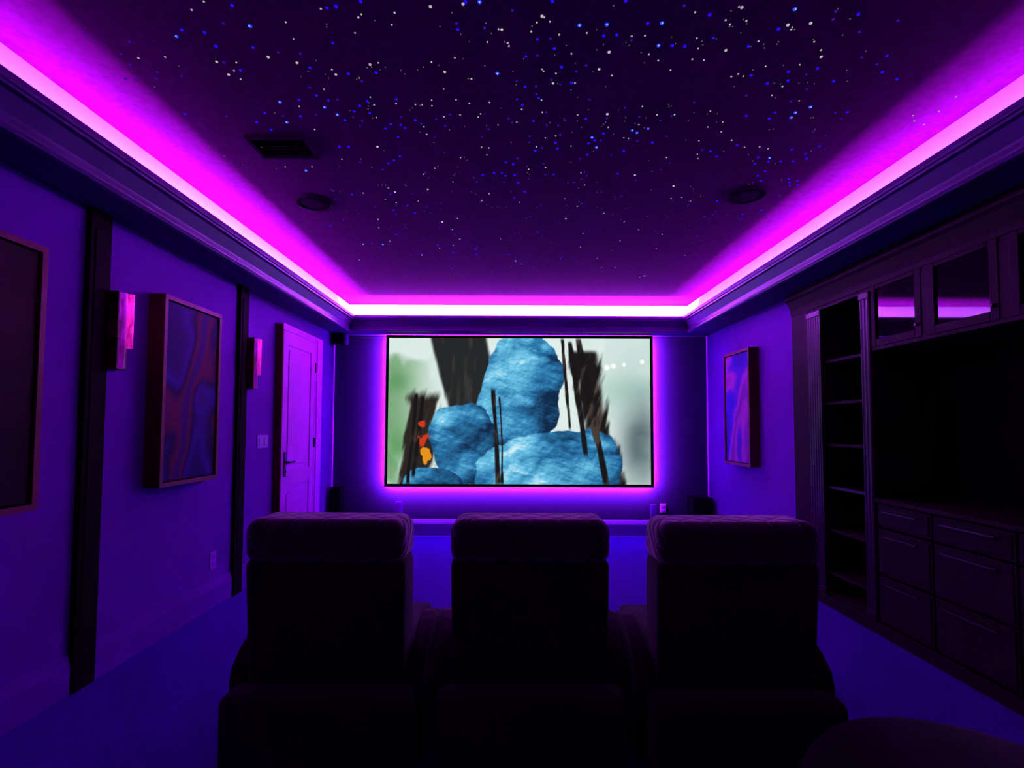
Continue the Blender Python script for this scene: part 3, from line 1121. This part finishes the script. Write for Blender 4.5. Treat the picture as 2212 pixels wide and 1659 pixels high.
# ------------------------------------------------------------------ star lights in the ceiling
# positions in millimetres (x, y) on the ceiling; A large blue with bright core, B blue, C faint blue, W large white, V white, U faint white
STARS = {
    'A': (
        '-965,1834 -1054,2280 -1090,2435 -866,2317 -826,2373 -1267,1886 -117,1723 -66,2084 241,1825 340,1821 538,1813 557,1924 588,2493 616,2514 662,2478 399,2'
        '556 984,1748 1311,2344 1312,2382 1356,2301 -774,4361 -1044,4110 -1201,4106 -1348,4496 437,2650 26,4512 1275,4950 1392,2749 -1185,2907'
    ),
    'B': (
        '-981,1742 -654,1751 -619,1745 -1228,1855 -1151,1867 -1148,1936 -1008,1942 -1124,2071 -690,1917 -831,2055 -872,2233 -962,2264 -831,2268 -1162,2362 -100'
        '4,2386 -1237,2436 -1197,2500 -1544,2375 -527,1722 -166,1723 -205,1848 -685,2090 -568,2083 50,1986 42,2296 -523,2257 -658,2271 -701,2305 -739,2347 -670'
        ',2359 -805,2417 -467,2414 -545,2454 -530,2481 -628,2486 -581,2558 51,2168 -593,2449 134,1719 386,1716 338,1876 386,1871 91,1895 159,1942 196,2045 696,'
        '1775 114,2246 97,2419 345,2400 451,2522 487,1815 249,2142 610,1924 659,1927 1221,1770 974,1840 903,1927 989,2090 1132,2068 1159,2122 1470,1975 1518,20'
        '68 1353,2125 1081,2141 1240,2048 1095,2370 1217,2345 1213,2392 752,1884 1610,2112 1549,2339 -910,2655 -861,2653 -655,2791 -694,2822 -1017,3214 -613,27'
        '48 -699,3377 -805,3445 -671,3491 -888,3894 -39,2807 -64,2929 -43,2962 -175,2951 -109,2929 -499,4300 -604,4119 -306,4351 -302,4214 -1335,3727 -33,4348 '
        '-559,4739 1,2827 11,2953 118,2687 234,2663 219,2608 33,3046 400,2725 390,2612 417,2584 717,2602 587,2682 235,2943 73,3165 606,2932 187,3829 418,4441 1'
        '406,2789 1342,2812 1327,2743 1540,2784 1441,2897 1472,3013 1543,3121 1423,2950 1622,2985 1651,3032 1672,3069 1686,3010 1718,3058 1561,2706 1598,2757 1'
        '593,2630 1467,2665 1162,2625 1046,2682 1321,3290 1578,3495 1332,3540 1100,2737 1472,2786 1675,3428'
    ),
    'C': (
        '-1167,2025 -922,1967 -837,1975 -880,2179 -788,2263 -1087,2384 -926,2373 -1056,1822 -1390,2108 -1356,2389 -4,1759 -106,1840 -642,2137 -724,2423 -758,23'
        '93 -746,2464 -443,2444 -367,2408 -331,2462 15,2133 17,2256 -396,2556 -159,2556 -5,2431 -21,2399 -120,2488 -295,2369 -529,2391 -207,1819 140,1891 95,19'
        '80 162,2123 98,2164 201,2152 447,1898 593,1736 295,2035 259,2071 816,2272 220,2453 237,2534 247,2413 163,2452 444,2393 596,2382 513,2314 704,2410 342,'
        '2256 746,2373 84,2549 155,2350 102,2218 773,2545 1214,2084 1280,1852 1378,1985 1464,2022 1246,2262 1028,2222 1499,2346 1555,2392 1484,2496 1566,2533 1'
        '146,1794 1133,1758 1762,2372 1381,1797 1270,2177 -743,2894 -772,3208 -505,2928 -636,3199 -570,3390 -489,3434 -564,3493 -882,3718 -782,3704 -787,3758 -'
        '1315,3988 -1264,3988 -1126,4094 -1095,4097 -1085,4188 -1206,3618 -1183,3581 -216,3038 -52,3041 -848,2812 -1143,3277 -1127,3146 -774,3377 -810,3527 -69'
        '1,3982 -718,4022 -540,3775 -442,3891 -516,4098 -870,4357 -896,4491 -912,4572 -1232,4476 -1193,4489 -1339,4666 -1294,4600 -1059,4541 -953,4657 -891,472'
        '1 -988,4835 -955,4856 -774,4694 -672,4634 -802,4252 -288,4162 -133,4610 -1064,3513 -917,3396 -1219,3996 84,2606 153,2656 24,2766 171,2822 188,2947 405'
        ',2998 367,3040 529,2726 637,2591 449,2586 840,2884 728,3009 552,3167 659,3263 689,3224 761,3409 9,3257 186,3352 358,3361 123,3547 95,3574 49,3849 18,3'
        '880 64,3910 226,3914 308,4525 339,4680 555,4492 141,4774 335,3659 575,3797 776,3340 763,3597 1184,3581 1279,3686 1159,3363 1445,4521 1309,4783 1110,48'
        '09 1081,4903 366,2768 430,2955 868,2808 68,4475 451,3332 1640,2663 999,2672 1680,3205 1730,3353 1773,3559 1476,3498 1376,3509 1377,3452 1434,3036 1487'
        ',3115 1612,3604 1582,3575 1382,3580 1411,3906 1676,3924 1606,3743 1729,3571 -1602,1872 -1466,1915 -1546,1980 -1557,2041 -1508,2122 -1476,2084 -1640,21'
        '28 -1602,2135'
    ),
    'W': (
        '-1194,2022 -1187,2098 -973,1994 -872,2026 -739,2095 -290,1744 -175,1732 -43,1848 -580,2035 -283,2077 102,1784 374,1960 351,2057 170,2145 441,2362 796,'
        '1742 998,1820 1076,1812 1215,1981 825,1948 -710,2653 -736,3178 -953,3605 -504,3648 -525,3139 374,3584 975,3082 709,2948'
    ),
    'V': (
        '-1070,1726 -826,1816 -676,1755 -1117,2026 -1152,2074 -1152,2127 -1384,1996 -1134,1762 -823,2190 -980,2497 -745,2065 -832,1897 -980,2311 -541,1779 -556'
        ',1793 -421,1771 -444,1827 -590,1866 -55,1846 -99,1910 -232,1995 -329,2019 -544,2025 -22,1914 -17,1930 -649,2116 -636,2243 -634,2299 -649,2396 -531,228'
        '8 -445,2295 -414,2297 -366,2264 -371,2304 -256,2260 -107,2278 -152,2364 -165,2389 -327,2387 -249,2372 -436,2470 -433,2536 -176,2119 -301,2186 -198,228'
        '5 18,2428 40,2328 -73,2452 110,1789 85,1813 132,1809 273,1862 66,1856 228,1970 411,2095 641,1764 443,1877 492,1874 690,1886 714,1938 645,2061 712,1998'
        ' 760,2002 579,2006 125,2071 118,2059 177,2084 263,2142 303,2369 590,2302 675,2366 756,2364 913,2336 949,2463 609,2446 561,2561 585,2565 136,2350 127,2'
        '260 164,2564 215,2546 171,1871 532,1971 465,2468 785,1740 763,1799 1020,1831 1023,2037 1193,1945 959,2096 932,2083 1155,2160 929,1900 1281,2258 1031,2'
        '504 1005,2421 839,1802 787,1819 1022,1842 1141,1902 1156,2027 910,2099 1140,2220 -765,3124 -939,3194 -823,3282 -763,3332 -615,3306 -939,2781 -986,3758'
        ' -443,2877 -518,2947 -285,2760 -165,2654 -127,2660 -141,2731 -359,3040 -388,3585 -201,3296 -149,3199 -448,3794 -600,4197 -479,4123 -971,4039 -413,3986'
        ' -95,3975 303,2639 834,2751 392,2925 89,2885 336,3263 428,3378 435,3075 624,3489 794,3631 1013,3254 1076,3238 1149,3293 533,3866 552,4157 845,4015 934'
        ',3782 1178,4187 815,4695 941,4696 1135,3873 45,3319 83,4605 184,2864 123,2648 1239,4998 737,4444 1468,4346 1115,2579 1287,2641 950,2585 988,2715 1008,'
        '2761 1210,2645 1339,2657 1372,3135 -1495,2003 1956,2226 1968,2332 1912,2408 1980,2435 1873,2363 -1287,2866 -1321,2661 -1135,2865'
    ),
    'U': (
        '-1363,2049 -1116,2362 -847,2076 -889,2108 -776,2118 -783,2094 -790,2014 -680,1824 -685,1838 -218,1770 -269,1834 -197,1872 -167,1908 -100,1817 -82,1866'
        ' -34,1908 -597,2054 -578,2051 -661,2125 -462,2069 -451,2091 -393,2066 -366,2049 -302,2038 -115,2040 13,2156 41,1999 -190,2119 -662,2308 -654,2284 -670'
        ',2329 -668,2400 -478,2336 -465,2321 -425,2302 -57,2320 -236,2467 -130,2456 -462,2516 -501,1807 -522,2051 -546,2066 -313,2495 -1,2071 -200,2000 -757,23'
        '40 306,1846 324,1949 345,1920 249,2023 429,1909 445,1925 500,1963 593,1881 619,1915 715,1901 725,1920 347,2330 487,2331 241,2396 307,2418 334,2469 294'
        ',2514 445,2425 431,2462 437,2443 588,2435 629,2390 642,2471 841,2347 836,2410 707,2290 720,2299 713,2306 907,2359 68,1830 348,1738 203,1927 163,1978 3'
        '28,2072 286,2239 398,2165 527,2019 503,2529 251,2187 190,2146 533,2389 533,2417 179,2433 765,1758 789,1829 801,1829 846,1815 1034,1842 1006,1903 1007,'
        '1915 1092,2031 982,2058 1110,2139 1139,2145 1163,2237 1214,2138 1248,2134 1282,2142 1367,2059 1411,2125 1227,1868 1133,1746 1131,1890 912,1928 956,191'
        '5 969,1935 825,1796 844,1859 949,2162 1259,2484 1276,2478 1481,2479 953,2354 974,2420 1407,2385 1417,2383 765,1889 1205,1791 1370,1951 -685,2689 -982,'
        '2867 -800,2869 -366,2711 -421,2853 -265,2756 -251,2788 -335,2941 -344,2960 -380,3165 -230,2985 -235,3200 -214,3315 -46,3391 -497,2988 -793,3086 -818,3'
        '087 -652,3082 -650,3100 -774,3085 -1120,3166 -1077,3168 -1181,3716 -1131,3473 -600,3464 -470,3336 -189,4794 -599,4870 -137,3394 -100,3388 -171,3359 -2'
        '58,3170 -312,2861 -408,2610 -281,3812 -677,4488 -642,4933 -833,2778 319,2803 78,2854 84,2925 96,2943 90,3002 427,2687 746,2786 798,2904 331,3046 503,3'
        '042 402,3115 523,3172 560,3385 595,3422 430,3307 1070,3528 1083,3088 1109,3123 949,3175 809,4119 825,4230 1102,4247 1063,3803 935,3541 690,3513 306,40'
        '61 -20,4091 -10,4682 187,4707 855,3135 -8,3166 1409,4042 -9,2605 882,2579 413,2912 648,3231 1340,4566 160,3391 1456,2812 1264,2718 1318,2783 1117,2683'
        ' 1188,3219 1420,3052 1588,3000 1477,4007 1406,3133 1577,2677 1572,3216 1585,3224 -1772,2001 -1694,2246 -1817,2326 -1873,2501 -1602,2664 -1569,2753 -15'
        '18,2847 -1552,2179 1902,2095 2005,2119 1909,2571 1941,2991 1980,2958 2002,2924 1968,3307 1857,2421 -1346,2887 -1499,3470 -1419,3399 -1214,3259'
    ),
}



def dome(r, core=False):
    b = bmesh.new()
    bmesh.ops.create_icosphere(b, subdivisions=2 if r > .006 else 1, radius=r)
    for v in b.verts:
        v.co.z *= .8
    if core:
        q = bmesh.ops.create_icosphere(b, subdivisions=1, radius=r * .32, matrix=Matrix.Translation((0, -r * .55, -r * .55)))
        for f in set(f for v in q['verts'] for f in v.link_faces):
            f.material_index = 1
    return b


SM = {'A': [glow('star_blue_bright', (.03, .07, 1.0), 1.0, False), glow('star_core', (.55, .75, 1.0), 1.1, False)],
      'B': [glow('star_blue', (.02, .004, 1.0), .95, False)],
      'C': [glow('star_blue_faint', (.04, .003, .30), 1.0, False)],
      'W': [glow('star_white_bright', (.42, .39, .42), 1.0, False)],
      'V': [glow('star_white', (.34, .30, .33), 1.0, False)],
      'U': [glow('star_white_faint', (.09, .065, .08), 1.0, False)]}
INFO = {'A': ('blue_star_light', .0090, 'large bright blue star light with a pale core in the black ceiling', 'bright blue star lights'),
        'B': ('blue_star_light', .0076, 'small saturated blue star light set in the black ceiling', 'blue star lights'),
        'C': ('blue_star_light', .0064, 'faint dim blue star light set in the black ceiling', 'faint blue star lights'),
        'W': ('white_star_light', .0070, 'large round white star light set in the black ceiling', 'large white star lights'),
        'V': ('white_star_light', .0052, 'small white star light set in the black ceiling', 'white star lights'),
        'U': ('white_star_light', .0038, 'tiny faint white star light set in the black ceiling', 'faint white star lights')}


def star_list(k):
    return [tuple(int(v) / 1000 for v in s.split(',')) for s in STARS[k].split()]


budget = {'blue_star_light': 296, 'white_star_light': 296}
for k in 'ABCWVU':
    nm, r_, lab, grp = INFO[k]
    pts = sorted(star_list(k), key=lambda p: p[1])
    b = dome(r_, k == 'A')
    me = bpy.data.meshes.new(nm)
    b.to_mesh(me)
    b.free()
    for m in SM[k]:
        me.materials.append(m)
    rest = []
    rnd = random.Random(5)
    for x, y in pts:
        sc = (0.60 + 0.11 * y) * rnd.uniform(.92, 1.08)
        if budget[nm] > 0:
            budget[nm] -= 1
            o = bpy.data.objects.new(nm, me)
            COL.objects.link(o)
            o.location = (x, y, ZC - .001)
            o.scale = (sc, sc, sc)
            tag(o, lab, 'star light', grp)
        else:
            rest.append((x, y, sc))
    if rest:
        b = bmesh.new()
        for x, y, sc in rest:
            bmesh.ops.create_icosphere(b, subdivisions=1, radius=r_ * sc, matrix=Matrix.Translation((x, y, ZC - .001)))
        o = obj('star_field', b, SM[k])
        o['kind'] = 'stuff'
        tag(o, 'scatter of the farthest faint %s specks in the black ceiling' % ('blue' if nm[0] == 'b' else 'white'), 'star lights')
